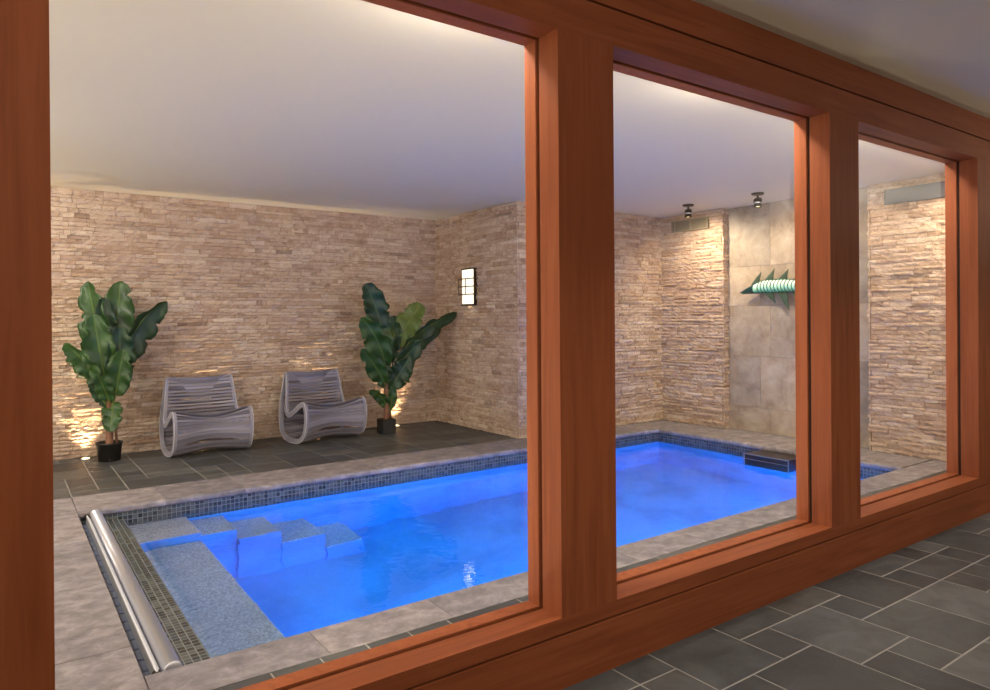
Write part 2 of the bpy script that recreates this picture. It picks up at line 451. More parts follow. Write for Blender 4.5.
bm = bmesh.new(); slate_floor(bm, gx, gy, MX, 62, 20, (-3.2, 9.6, -2.2, YF+0.02), fx, 5)
struct('floor', bm, [M_slate, M_grout], 'dark slate hall floor in mixed rectangular tiles', 'floor')
bm = bmesh.new(); slate_floor(bm, 0.456-11*0.2045, 6.455-2*0.2045, 0.2045, 34, 12, (X_LEFT, X_SIDE, 6.49, Y_BACK+0.02), (), 8)
struct('floor.001', bm, [M_slate, M_grout], 'dark slate floor of the lounge strip under the chairs', 'floor')

def stones(bm, rects, z0, z1, bev=0.004, gap=0.0015, mi=0):
    for x0, x1, y0, y1 in rects:
        box(bm, x0+gap, x1-gap, y0+gap, y1-gap, z0, z1, mi, bev, 2)
# travertine slab deck at the left end + slate strip along the glazing + right deck
bm = bmesh.new()
rects = []
for c, (xa, xb) in enumerate(((X_LEFT, -0.95), (-0.95, -0.3), (-0.3, 0.452))):
    ys = [2.36, 2.78, 3.36, 4.26, 5.15, 5.80, 6.49] if c == 2 else [2.36, 3.1, 3.8, 4.7, 5.6, 6.49]
    for a, b in zip(ys, ys[1:]): rects.append((xa, xb, a, b))
stones(bm, rects, -0.04, 0.0)
box(bm, X_LEFT, 0.438, 2.2, 6.49, -1.5, -0.006, 1)
struct('floor.002', bm, [M_coping, M_groutdark], 'pale travertine slab deck left of the pool cover roller', 'floor')
bm = bmesh.new(); slate_floor(bm, 0.456, 2.78-3*0.2045, 0.2045, 34, 3, (0.452, X_RIGHT, 2.2, 2.775), (), 9)
struct('floor.003', bm, [M_slate, M_grout], 'slate strip between the pool coping and the glazing', 'floor')

# ------------------------------------------------------------------ swimming pool
pool = thing('swimming_pool', 'rectangular indoor pool of glowing blue water with travertine coping', 'pool', (3.6, 4.5, -1.45))
def pobj(name, bm, m, smooth=False, par=None):
    o = obj(name, bm, m, par or pool, smooth)
    o.matrix_parent_inverse = Matrix.Translation((-3.6, -4.5, 1.45)) if par is None else Matrix()
    return o
def coping_run(bm, axis, a0, a1, b0, b1, joints, inner):
    """stones along axis from a0..a1, spanning b0..b1; inner edge rounded (bullnose) by a heavy bevel"""
    js = [a0] + [j for j in joints if a0 < j < a1] + [a1]
    for p, q in zip(js, js[1:]):
        x0, x1, y0, y1 = (p, q, b0, b1) if axis == 'x' else (b0, b1, p, q)
        vs = box(bm, x0+0.0015, x1-0.0015, y0+0.0015, y1-0.0015, -0.055, 0.0)
        def isin(e):
            u, v = e.verts
            k = 1 if axis == 'x' else 0
            return abs(u.co[k]-inner) < 0.004 and abs(v.co[k]-inner) < 0.004 and abs(u.co.z-v.co.z) < 1e-5
        es = {e for w in vs for e in w.link_edges}
        bmesh.ops.bevel(bm, geom=[e for e in es if isin(e)], offset=0.022, segments=4, profile=0.5, affect='EDGES')
bm = bmesh.new()
coping_run(bm, 'x', 0.452, X_SIDE, PY1-0.02, 6.49, [1.05+0.61*i for i in range(8)], PY1-0.0185)
coping_run(bm, 'x', X_SIDE, PX1-0.02, PY1-0.02, Y_FAR, [5.3, 5.9, 6.5], PY1-0.0185)
coping_run(bm, 'y', PY0+0.02, PY1-0.02, PX1-0.02, X_RIGHT, [3.55, 4.15, 4.75, 5.35], PX1-0.0185)
box(bm, PX1-0.02, X_RIGHT, PY1-0.0185, Y_FAR, -0.055, 0.0, 0, 0.003)
box(bm, X_RIGHT, X_NICHE, 3.66, 5.44, -0.055, 0.0, 0, 0.002)
coping_run(bm, 'x', 0.452, X_RIGHT, 2.778, PY0+0.02, [1.12, 1.73, 2.36, 3.0, 3.6, 4.2, 4.85, 5.45, 6.1, 6.8], PY0+0.0185)
pobj('coping', bm, M_coping, False)['label'] = 'pale travertine coping'
# basin: walls + floor (one shell, plaster)
ZB = -1.42
bm = bmesh.new()
T = 0.06
box(bm, PX0-T, PX1+T, PY0-T, PY1+T, ZB-T, ZB)
box(bm, PX0-T, PX1+T, PY1, PY1+T, ZB, -0.30); box(bm, PX0-T, PX1+T, PY0-T, PY0, ZB, -0.30)
box(bm, PX0-T, PX0, PY0, PY1, ZB, -0.30); box(bm, PX1, PX1+T, PY0, PY1, ZB, -0.30)
pobj('basin', bm, M_plaster)
# waterline mosaic band
bm = bmesh.new()
box(bm, 0.452, PX1+T, PY1, PY1+T, -0.30, -0.056); box(bm, 0.452, PX1+T, PY0-T, PY0, -0.30, -0.056); box(bm, PX1, PX1+T, PY0, PY1, -0.30, -0.056)
pobj('waterline_tile', bm, M_mosaic)['label'] = 'dark mosaic waterline band'
bm = bmesh.new(); box(bm, 0.607, PX0, PY0, PY1, -0.31, -0.098, 0, 0.004); pobj('cover_ledge', bm, M_mosaic)['label'] = 'dark mosaic ledge beside the cover roller'
# roller trench
bm = bmesh.new()
box(bm, 0.452, 0.607, PY0, PY1, -0.26, -0.22); box(bm, 0.44, 0.453, PY0, PY1, -0.26, -0.045)
pobj('trench', bm, M_gap)
bm = bmesh.new()
y = PY0+0.03
for i in range(24):
    box(bm, 0.456, 0.60, y, y+0.112, -0.12, -0.10, 0, 0.008, 2); y += 0.121
pobj('cover_slats', bm, M_vinyl)
# steps and bench
for x0, x1, y0, zt in ((PX0, 1.20, 5.45, -0.225), (1.20, 1.48, 5.53, -0.38), (1.48, 1.81, 5.50, -0.60), (1.81, 2.17, 5.49, -0.86), (2.17, 2.50, 5.46, -1.14)):
    bm = bmesh.new(); box(bm, x0, x1-0.002, y0, PY1-0.001, ZB, zt-0.02); st = pobj('step', bm, M_plaster)
    bm = bmesh.new(); box(bm, x0, x1-0.002, y0, PY1-0.001, zt-0.0199, zt, 0, 0.008, 2); pobj('tread', bm, M_step, par=st)['label'] = 'speckled grey tread'
bm = bmesh.new(); box(bm, PX0, 1.20, PY0+0.001, 5.45, ZB, -0.44); be = pobj('bench', bm, M_plaster)
bm = bmesh.new(); box(bm, PX0, 1.20, PY0+0.001, 5.449, -0.4399, -0.42, 0, 0.008, 2); pobj('bench_top', bm, M_step, par=be)['label'] = 'speckled grey bench top'
# water body: rippled top, sides and bottom let into the basin shell
bm = bmesh.new(); NXW, NYW = 60, 30; E_ = 0.012
WX0, WX1, WY0, WY1 = PX0-E_, PX1+E_, PY0-E_, PY1+E_
g = [[bm.verts.new((WX0+(WX1-WX0)*i/NXW, WY0+(WY1-WY0)*j/NYW, Z_W + (0 if i in (0, NXW) or j in (0, NYW) else 0.0012*math.sin(5.1*i*0.1+1.3*math.sin(j*0.31))*math.sin(j*0.42+i*0.13)))) for j in range(NYW+1)] for i in range(NXW+1)]
for i in range(NXW):
    for j in range(NYW): bm.faces.new((g[i][j], g[i+1][j], g[i+1][j+1], g[i][j+1])).smooth = True
rim = [g[i][0] for i in range(NXW)]+[g[NXW][j] for j in range(NYW)]+[g[i][NYW] for i in range(NXW, 0, -1)]+[g[0][j] for j in range(NYW, 0, -1)]
low = [bm.verts.new((v.co.x, v.co.y, ZB-E_)) for v in rim]
for k in range(len(rim)):
    q = (k+1) % len(rim); bm.faces.new((rim[q], rim[k], low[k], low[q]))
bm.faces.new(list(reversed(low)))
pobj('water', bm, M_water)

# cover roller: aluminium tube + guide rail lying beside it
roller = thing('pool_cover_roller', 'long aluminium pool cover roller lying in the trench at the left end', 'cover roller', (0.56, 4.5, -0.02))
def rob(name, bm, m, smooth=False):
    o = obj(name, bm, m, roller, smooth); o.matrix_parent_inverse = Matrix.Translation((-0.56, -4.5, 0.02)); return o
bm = bmesh.new(); tube(bm, [(0.566, 3.09, -0.03), (0.566, 5.92, -0.03)], 0.038, 28); rob('tube', bm, M_alu)
bm = bmesh.new()
bm.free()
for yy in (3.085, 5.925):
    bm = bmesh.new(); tube(bm, [(0.566, yy-0.006, -0.03), (0.566, yy+0.006, -0.03)], 0.0365, 24); rob('end_cap', bm, M_alu2)
bm = bmesh.new(); box(bm, 0.500, 0.512, 3.08, 5.86, -0.075, -0.012, 0, 0.003); box(bm, 0.512, 0.524, 3.08, 5.86, -0.075, -0.03, 0, 0.003)
rob('guide_rail', bm, M_alu2)
for yy in (3.085, 5.885):
    bm = bmesh.new(); tube(bm, [(0.506, yy-0.018, -0.03), (0.506, yy+0.018, -0.03)], 0.017, 14); rob('rail_end', bm, M_gap)
for yy in (3.3, 4.5, 5.7):
    bm = bmesh.new(); box(bm, 0.55, 0.582, yy-0.02, yy+0.02, -0.0985, -0.06); rob('support', bm, M_gap)

# swim current unit built into the right pool wall
M_trimdull = flat('dull_grey_trim', (120, 118, 124), 0.5)
M_swdark = flat('dark_unit_tile', (40, 34, 34), 0.35, 0, 0.4, 0.3, 25)
bm = bmesh.new(); box(bm, 6.45, PX1-0.001, 4.0, 4.50, -0.30, -0.058); swj = pobj('swim_jet_housing', bm, M_swdark); swj['label'] = 'dark swim jet housing'
bm = bmesh.new(); box(bm, 6.442, PX1-0.001, 3.996, 4.504, -0.058, -0.048, 0, 0.002); pobj('top_cover', bm, M_swdark, par=swj)
bm = bmesh.new()
box(bm, 6.438, 6.448, 3.99, 4.51, -0.054, -0.047); box(bm, 6.438, 6.448, 3.99, 3.998, -0.30, -0.054); box(bm, 6.438, 6.448, 4.502, 4.51, -0.30, -0.054)
box(bm, 6.440, 6.448, 3.998, 4.502, -0.104, -0.1)
pobj('edge_trim', bm, M_trimdull, par=swj)

# ------------------------------------------------------------------ glazed wooden partition
POSTS = [(-0.205, 0.102), (1.722, 2.013), (3.633, 3.936), (5.555, 5.86)]
OPEN = [(0.102, 1.722), (2.013, 3.633), (3.936, 5.555)]
ZS, ZH = 0.266, 2.495
XA, XB = -1.75, 7.4
G0, G1, YB = 2.113, 2.131, 2.205
BV = 0.0035
wlab = lambda o, l: None
for i, (a, b) in enumerate(POSTS):
    bm = bmesh.new()
    box(bm, a, b, YF, G0, ZS, ZH, 0, 0); box(bm, a+0.012, b-0.012, G0, G1, ZS, ZH, 1); box(bm, a, b, G1, YB, ZS, ZH, 0)
    struct('trim_%d' % (i+1), bm, [M_woodz, M_gap], ['wide wooden post at the left edge of the glazing', 'thick wooden post between the first and second panes', 'wooden post between the second and third panes', 'wooden post right of the third pane'][i], 'post')
bm = bmesh.new()
for a, b in ((XA, POSTS[0][0]), (POSTS[3][1], XB)): box(bm, a, b, YF+0.02, YB-0.02, ZS, ZH)
struct('trim_5', bm, M_woodx, 'wooden infill panels beyond the outer posts', 'panel')
bm = bmesh.new()
box(bm, XA, XB, YF, G0, ZH, 2.638); box(bm, XA, XB, G0, G1, ZH+0.012, 2.638, 1); box(bm, XA, XB, G1, YB, ZH, 2.638)
box(bm, XA, XB, YF+0.012, YB, 2.638, 2.646, 1)
struct('trim_6', bm, [M_woodx, M_gap], 'long wooden header beam above the panes', 'beam')
bm = bmesh.new(); box(bm, XA, XB, YF-0.004, YB, 2.646, 2.80); struct('trim_7', bm, M_woodx, 'upper wooden board under the hall ceiling', 'board')
bm = bmesh.new()
box(bm, XA, XB, YF, G0, 0.206, ZS); box(bm, XA, XB, G0, G1, 0.206, ZS-0.012, 1); box(bm, XA, XB, G1, YB, 0.206, ZS)
box(bm, XA, XB, YF+0.012, YB, 0.198, 0.206, 1)
struct('trim_8', bm, [M_woodx, M_gap], 'wooden sill rail under the panes', 'sill')
bm = bmesh.new(); box(bm, XA, XB, YF-0.004, YB, -0.003, 0.198); struct('baseboard_front', bm, M_woodx, 'deep wooden baseboard under the sill', 'baseboard')
for i, (a, b) in enumerate(OPEN):
    bm = bmesh.new()
    t = 0.003
    box(bm, a, a+t, G1+0.002, YB-0.004, ZS, ZH); box(bm, b-t, b, G1+0.002, YB-0.004, ZS, ZH)
    box(bm, a+t, b-t, G1+0.002, YB-0.004, ZS, ZS+t); box(bm, a+t, b-t, G1+0.002, YB-0.004, ZH-t, ZH)
    w = struct('window_%d' % (i+1), bm, M_woodz, ['left fixed window overlooking the chairs and pool steps', 'middle fixed window overlooking the fish sculpture', 'right fixed window overlooking the pool corner'][i], 'window')
    bm = bmesh.new(); box(bm, a-0.008, b+0.008, 2.117, 2.127, ZS-0.008, ZH+0.008); obj('pane', bm, M_pane, w)

# ------------------------------------------------------------------ rocking chairs
def closed_spline(P, n):
    out, m = [], len(P)
    dense = []
    for i in range(m):
        p0, p1, p2, p3 = (Vector(P[(i+k-1) % m]) for k in range(4))
        for s in range(24):
            t = s/24
            dense.append(0.5*((2*p1)+(p2-p0)*t+(2*p0-5*p1+4*p2-p3)*t*t+(3*p1-p0-3*p2+p3)*t*t*t))
    L = [0]
    for i in range(len(dense)): L.append(L[-1]+(dense[(i+1) % len(dense)]-dense[i]).length)
    j = 0
    for k in range(n):
        tgt = L[-1]*k/n
        while L[j+1] < tgt: j += 1
        f = (tgt-L[j])/(L[j+1]-L[j]); out.append(dense[j].lerp(dense[(j+1) % len(dense)], f))
    return out
# side profile, (forward, up); anticlockwise seen with forward to the right reversed: rear top -> rear -> base -> front roll -> seat -> back
PROF = [(-0.300, 0.775), (-0.325, 0.66), (-0.345, 0.45), (-0.345, 0.22), (-0.30, 0.075), (-0.17, 0.012), (0.02, 0.0), (0.19, 0.022), (0.305, 0.10),
        (0.355, 0.25), (0.345, 0.39), (0.285, 0.468), (0.19, 0.452), (0.04, 0.375), (-0.09, 0.325), (-0.165, 0.36), (-0.20, 0.47), (-0.235, 0.64), (-0.268, 0.775)]
PROF = [(a*0.9+0.03, b) for a, b in PROF]
CW = 0.79
def taper(p):
    return 1.0 - 0.13*max(0.0, min(1.0, (p.y-0.33)/0.45)) if p.x < -0.05 else 1.0
def make_chair(label, loc, rz):
    t = thing('rocking_chair', label, 'rocking chair', loc, rz, 'woven strap rocking chairs')
    N = 72
    lp = closed_spline(PROF, N*2)
    nn = len(lp)
    tang = [(lp[(i+1) % nn]-lp[i-1]).normalized() for i in range(nn)]
    # loop runs counter-clockwise or clockwise: inward normal by signed area
    area = sum(lp[i].x*lp[(i+1) % nn].y-lp[(i+1) % nn].x*lp[i].y for i in range(nn))
    sg = 1 if area > 0 else -1
    nrm = [Vector((-q.y, q.x))*sg for q in tang]
    # region of each strap by position along the loop
    def region(p, k):
        if k < 0.27 and p.x < -0.25 and p.y > 0.1: return 'rear_straps'
        return None
    secs = {}
    for k in range(N):
        i = 2*k; p = lp[i]; n = nrm[i]
        if p.y < 0.11: s = 'base_straps'
        elif n.x > 0.5 and p.x < -0.15: s = 'rear_straps'
        elif p.x < -0.12: s = 'backrest_straps'
        elif n.x < -0.35 and p.x > 0.2 or (p.x > 0.3): s = 'front_straps'
        else: s = 'seat_straps'
        secs.setdefault(s, []).append(i)
    step = sum((lp[(i+1) % nn]-lp[i]).length for i in range(nn))/N
    for s, idx in secs.items():
        bm = bmesh.new()
        pinch = {'backrest_straps': 0.07, 'seat_straps': 0.055, 'front_straps': 0.105, 'base_straps': 0.04, 'rear_straps': 0.03}[s]
        for i in idx:
            W = 14; rows = []
            jit = (i*0.37 % 1.0-0.5)*0.15
            for a in range(W+1):
                u = -1+2*a/W
                c = math.cos(u*math.pi/2)**1.3 if abs(u) < 1 else 0
                lo = {'backrest_straps': 0.46 if lp[i].y < 0.66 else 0.06, 'front_straps': 0.22, 'seat_straps': 0.2, 'rear_straps': 0.02}.get(s, 0.15)
                hw = step*0.5*(0.88-lo*c)
                inn = pinch*c + (0.004 if (i//2) % 2 else 0.0)*(0.3+c)
                twist = 0.3+jit*c*0.6
                ctr = lp[i]+nrm[i]*inn
                tg = tang[i]*math.cos(twist)+nrm[i]*math.sin(twist)
                th = 0.0022
                nr = nrm[i]
                sec = [ctr+tg*hw+nr*th, ctr+tg*hw-nr*th, ctr-tg*hw-nr*th, ctr-tg*hw+nr*th]
                rows.append([bm.verts.new((u*(CW/2*taper(lp[i])-0.012), -q.x, q.y)) for q in sec])
            for r0, r1 in zip(rows, rows[1:]):
                for k in range(4): bm.faces.new((r0[k], r0[(k+1) % 4], r1[(k+1) % 4], r1[k]))
            bm.faces.new(rows[0]); bm.faces.new(list(reversed(rows[-1])))
        bmesh.ops.recalc_face_normals(bm, faces=bm.faces)
        obj(s, bm, M_strap, t)
    for sd in (-1, 1):
        bm = bmesh.new(); rings = []
        for i in range(nn):
            th = 0.048
            if lp[i].y > 0.5: th = 0.016
            elif lp[i].y > 0.42 and lp[i].x < -0.1: th = 0.022
            o_, i_ = lp[i]-nrm[i]*0.004, lp[i]+nrm[i]*th
            xo, xi = sd*CW/2*taper(lp[i]), sd*(CW/2*taper(lp[i])-0.03)
            rings.append([bm.verts.new((x, -q.x, q.y)) for x, q in ((xo, o_), (xo, i_), (xi, i_), (xi, o_))])
        for i in range(nn):
            a, b = rings[i], rings[(i+1) % nn]
            for k in range(4): bm.faces.new((a[k], a[(k+1) % 4], b[(k+1) % 4], b[k]))
        bmesh.ops.recalc_face_normals(bm, faces=bm.faces)
        h = obj('side_hoop', bm, M_hoop, t)
        bm = bmesh.new(); tube(bm, [(sd*(CW/2*taper(lp[i])-0.001), -(lp[i]-nrm[i]*0.004).x, (lp[i]-nrm[i]*0.004).y) for i in range(0, nn, 2)], 0.0045, 6, closed=True)
        obj('piping', bm, M_pipe, h, True)['label'] = 'pale piping along the hoop edge'
    return t
# local -y is forward; the chairs face the pool
CH = [('grey woven strap rocking chair nearest the left potted plant', (1.79, 7.90, 0.006), 0.04),
      ('grey woven strap rocking chair beside the right potted plant', (3.09, 7.895, 0.006), 0.15)]
for c in CH: make_chair(*c)

# ------------------------------------------------------------------ banana plants
def leaf(par, base, ctrl, tip, hw, roll, mat, seed, fold=0.25, droop=0.0, blade0=0.25):
    """petiole from base, blade from blade0..1 along a quadratic curve; hw = half width"""
    rnd = random.Random(seed)
    B, C, Tp = Vector(base), Vector(ctrl), Vector(tip)
    NS, NW = 26, 8
    def pt(t): return B*(1-t)**2+C*2*t*(1-t)+Tp*t*t
    bm = bmesh.new(); uvl = bm.loops.layers.uv.new('UVMap'); rows = []; uvs = []
    view = Vector((-0.35, -1, 0.05)).normalized()
    notch = [rnd.uniform(0.86, 1.0) for _ in range(2*(NS+1))]
    for k in range(4):
        a = rnd.randrange(3, NS-2); notch[a*2+rnd.randrange(2)] = rnd.uniform(0.55, 0.75)
    for s in range(NS+1):
        f = s/NS; t = blade0+(1-blade0)*f
        p = pt(t); d = (pt(min(1, t+0.01))-pt(max(0, t-0.01))).normalized()
        side = d.cross(view).normalized()
        side = (Matrix.Rotation(roll, 3, d) @ side)
        up = side.cross(d).normalized()
        w = hw*(max(0.0, math.sin(math.pi*min(1, f**0.85*0.93+0.035)))**0.55)
        if s == NS: w *= 0.25
        r = []
        for a in range(NW+1):
            u = -1+2*a/NW
            ww = w*(notch[2*s+(0 if u < 0 else 1)] if abs(u) > 0.7 else 1)
            wave = 0.20*w*math.sin(f*19+seed+2*u)*abs(u)
            q = p+side*(u*ww)+up*(fold*w*abs(u)**1.2+wave)+Vector((0, 0, -droop*w*abs(u)))
            r.append(bm.verts.new(q))
        rows.append(r); uvs.append(f)
    for s in range(NS):
        for a in range(NW):
            fc = bm.faces.new((rows[s][a], rows[s][a+1], rows[s+1][a+1], rows[s+1][a])); fc.smooth = True
            for lp_, (ss, aa) in zip(fc.loops, ((s, a), (s, a+1), (s+1, a+1), (s+1, a))): lp_[uvl].uv = (aa/NW, uvs[ss])
    o = obj('leaf', bm, mat, par)
    md = o.modifiers.new('thickness', 'SOLIDIFY'); md.thickness = 0.0025; md.offset = 0
    bm = bmesh.new(); tube(bm, [pt(t/10*0.9) for t in range(11)], [0.011-0.0085*t/10 for t in range(11)], 8)
    obj('midrib', bm, M_leafyel, o, True)
    return o
def plant(label, loc, leaves, pot_r, pot_h, stem_h, sq=False):
    t = thing('potted_banana_plant', label, 'potted plant', loc, 0, 'potted banana plants')
    bm = bmesh.new()
    if sq:
        vs = box(bm, -pot_r, pot_r, -pot_r, pot_r, 0, pot_h, 0, 0.004)
    else: lathe(bm, [(pot_r*0.86, 0), (pot_r*0.98, pot_h*0.9), (pot_r*1.04, pot_h*0.9), (pot_r*1.05, pot_h), (pot_r*0.95, pot_h), (pot_r*0.93, pot_h-0.02)], n=32)
    obj('pot', bm, M_pot, t)
    bm = bmesh.new()
    if sq: box(bm, -pot_r*0.9, pot_r*0.9, -pot_r*0.9, pot_r*0.9, pot_h-0.004, pot_h+0.004)
    else: lathe(bm, [(0.002, pot_h-0.012), (pot_r*0.94, pot_h-0.016), (pot_r*0.94, pot_h-0.02)], n=24)
    obj('soil', bm, M_soil, t)
    bm = bmesh.new(); tube(bm, [(0.0, 0, pot_h-0.02), (0.004, 0, pot_h+0.15), (-0.002, 0, (pot_h+stem_h)/2+0.1), (0, 0, stem_h)], [0.036, 0.034, 0.03, 0.022], 14); obj('stem', bm, M_stem, t, True)
    bm = bmesh.new(); tube(bm, [(0.07, 0.02, pot_h-0.02), (0.06, 0.02, pot_h+0.2), (0.02, 0.01, pot_h+0.45)], [0.014, 0.012, 0.008], 10); obj('side_stem', bm, M_stem, t, True)
    for i, l in enumerate(leaves): leaf(t, *l[:6], i*7+3+int(stem_h*100), *l[6:])
    return t
# camera model, used only to place leaf tips where they hang in space
_M = ((0.81497845, -0.57944566, -0.00727036), (-0.00730199, 0.00227662, -0.99997075), (0.57944526, 0.8150077, -0.00237571))
CAM_F, CAM_CY, CAM_H = 695.849, 320.505, 1.4
def onplane(u, v, y):
    d = Vector(_M[0])*((u-495)/CAM_F)+Vector(_M[1])*((v-CAM_CY)/CAM_F)+Vector(_M[2])
    k = y/d.y
    return Vector((0, 0, CAM_H))+d*k
def lf(loc, sc, o, base, ctrl, tip, hwpx, dy, roll, mat, *rest):
    y0 = loc[1]
    P = lambda q, dd: onplane(o[0]+q[0]/sc, o[1]+q[1]/sc, y0+dd)-Vector(loc)
    mpp = (P((base[0]+100, base[1]), 0)-P(base, 0)).length/100
    return (P(base, 0), P(ctrl, dy*0.5), P(tip, dy), hwpx*mpp*1.2, roll, mat, *rest)
LA = (0.888, 7.99, 0.0); sa, oa = 3.364, (40, 265)
la = lambda *a: lf(LA, sa, oa, *a)
plant('tall banana plant in a round black pot at the far left', LA, [
    la((236, 470), (205, 270), (160, 56), 50, 0.10, -0.25, M_leaf),
    la((240, 450), (250, 250), (272, 55), 54, 0.14, 0.2, M_leaf),
    la((242, 440), (300, 170), (428, 122), 46, -0.05, 0.75, M_leafdark, 0.3, 0.5, 0.2),
    la((230, 440), (170, 330), (82, 262), 36, -0.10, -0.3, M_leaf, 0.25, 0.3, 0.2),
    la((236, 465), (205, 320), (180, 165), 50, -0.14, 0.15, M_leaf, 0.3),
    la((244, 475), (275, 340), (268, 205), 46, -0.12, 0.45, M_leafdark, 0.3),
    la((244, 480), (262, 400), (280, 285), 40, -0.2, 0.1, M_leaf, 0.3),
    la((238, 455), (215, 260), (215, 110), 42, 0.02, 0.5, M_leafdark),
    la((238, 470), (220, 420), (192, 368), 26, -0.16, 0.0, M_leaf, 0.2, 0.0, 0.1),
    la((238, 480), (205, 455), (165, 398), 18, -0.05, 0.3, M_leafdark, 0.2, 0.0, 0.1),
    la((244, 462), (246, 500), (236, 562), 33, -0.14, 0.0, M_leaf, 0.2, 0.0, 0.0),
], 0.118, 0.185, 0.66)
LB = (3.885, 7.80, 0.0); sb, ob = 4.183, (345, 275)
lb = lambda *a: lf(LB, sb, ob, *a)
plant('leafy banana plant in a square dark pot beside the room corner', LB, [
    lb((180, 470), (172, 190), (84, 36), 40, -0.10, 0.15, M_leafdark, 0.25, 0.0, 0.5),
    lb((182, 480), (205, 250), (322, 122), 42, 0.05, -0.2, M_leafyel, 0.25, 0.0, 0.42),
    lb((182, 480), (220, 240), (468, 158), 30, -0.05, 0.5, M_leafdark, 0.25, 0.3, 0.32),
    lb((184, 480), (230, 290), (402, 222), 27, 0.05, 0.3, M_leafdark, 0.25, 0.3, 0.3),
    lb((182, 470), (165, 270), (66, 178), 40, -0.18, -0.1, M_leaf, 0.25, 0.2, 0.25),
    lb((180, 490), (150, 400), (68, 308), 30, -0.15, -0.1, M_leaf, 0.25, 0.2, 0.2),
    lb((184, 480), (215, 350), (332, 272), 34, -0.08, 0.3, M_leafdark, 0.25, 0.2, 0.25),
    lb((184, 480), (225, 420), (268, 350), 38, -0.15, 0.0, M_leafdark, 0.25, 0.0, 0.1),
    lb((182, 470), (165, 280), (142, 140), 36, 0.08, 0.3, M_leaf, 0.25, 0.0, 0.3),
    lb((182, 470), (195, 280), (205, 170), 32, 0.10, -0.2, M_leafdark, 0.25, 0.0, 0.3),
    lb((182, 470), (150, 340), (105, 230), 34, 0.02, 0.2, M_leafdark, 0.25, 0.0, 0.3),
    lb((182, 570), (165, 500), (102, 483), 19, -0.08, -0.2, M_leaf, 0.25, 0.2, 0.15),
    lb((184, 575), (200, 520), (198, 465), 17, -0.05, 0.2, M_leaf, 0.25, 0.0, 0.1),
    lb((182, 490), (165, 420), (150, 340), 26, -0.05, 0.1, M_leafdark, 0.25, 0.0, 0.1),
], 0.088, 0.172, 0.72, True)

# ------------------------------------------------------------------ lights as things
def lamp(name, typ, loc, energy, color, parent=None, **kw):
    L = bpy.data.lights.new(name, typ); L.energy = energy; L.color = color
    for k, v in kw.items():
        if k not in ('rot', 'dir'): setattr(L, k, v)
    o = bpy.data.objects.new(name, L); link(o, parent)
    o.location = loc
    if 'dir' in kw: o.rotation_euler = Vector(kw['dir']).to_track_quat('-Z', 'Y').to_euler()
    return o
WARM = (1.0, 0.74, 0.44)
UPL = [(0.70, 8.205, 'small round floor uplight left of the left potted plant'), (1.86, 8.25, 'floor uplight hidden behind the left rocking chair'),
       (3.17, 8.25, 'floor uplight hidden behind the right rocking chair'), (4.235, 8.205, 'small round floor uplight beside the right plant pot')]
for k, (x, y, lab) in enumerate(UPL):
    t = thing('floor_uplight', lab, 'uplight', (x, y, 0), 0, 'floor uplights')
    bm = bmesh.new(); lathe(bm, [(0.045, -0.004), (0.045, 0.006), (0.036, 0.008)], n=24); obj('bezel', bm, M_alu, t)
    bm = bmesh.new(); lathe(bm, [(0.034, 0.006), (0.034, 0.009), (0.02, 0.012), (0.004, 0.013)], n=20); obj('lens', bm, M_bulb, t)
    lamp('uplight_lamp', 'SPOT', (0, 0, 0.03), (80, 110, 110, 55)[k], WARM, t, dir=(0, 0.2, 1), spot_size=math.radians(76 if k in (0, 3) else 60), spot_blend=1.0, shadow_soft_size=0.03)

SPOT = [(6.80, 5.51, 'bronze ceiling spotlight above the taupe wall vent'), (6.82, 4.575, 'bronze ceiling spotlight above the fish sculpture'),
        (6.93, 3.70, 'ceiling spotlight hidden behind the third wooden post'), (6.95, 2.50, 'ceiling spotlight hidden behind the last wooden post')]
for k, (x, y, lab) in enumerate(SPOT):
    if k in (2,): pass
    t = thing('ceiling_spotlight', lab, 'spotlight', (x, y, ZC), 0, 'ceiling spotlights')
    bm = bmesh.new(); lathe(bm, [(0.05, -0.022), (0.066, -0.016), (0.068, 0.0)], n=26); obj('canopy', bm, M_bronze, t)
    bm = bmesh.new(); tube(bm, [(0, 0, -0.02), (0, 0, -0.06)], 0.011, 10); obj('stem', bm, M_bronze, t)
    bm = bmesh.new(); tube(bm, [(0, -0.044, -0.10), (0, -0.044, -0.066), (0, -0.03, -0.056), (0, 0.03, -0.056), (0, 0.044, -0.066), (0, 0.044, -0.10)], 0.007, 8); obj('yoke', bm, M_bronze, t)
    bm = bmesh.new(); lathe(bm, [(0.026, -0.066), (0.036, -0.072), (0.038, -0.135), (0.043, -0.138), (0.043, -0.152), (0.036, -0.152), (0.034, -0.142)], n=24)
    h = obj('head', bm, M_bronze, t)
    bm = bmesh.new(); lathe(bm, [(0.004, -0.1445), (0.033, -0.1445), (0.033, -0.142), (0.004, -0.142)], n=20); obj('lens', bm, M_bulb, h)
    bm = bmesh.new(); lathe(bm, [(0.0395, -0.098), (0.0405, -0.1), (0.0405, -0.112), (0.0395, -0.114)], n=24); obj('collar', bm, M_alu, h)
    tgt = [(0.6, 0.1, -1.0), (0.6, 0.05, -1), (0.6, 0.0, -1), (0.6, 0.35, -1)][k]
    lamp('spot_lamp', 'SPOT', (0.0, 0, -0.17), (100, 42, 16, 95)[k], (1.0, 0.82, 0.56), t, dir=tgt, spot_size=math.radians(150), spot_blend=1.0, shadow_soft_size=0.03)

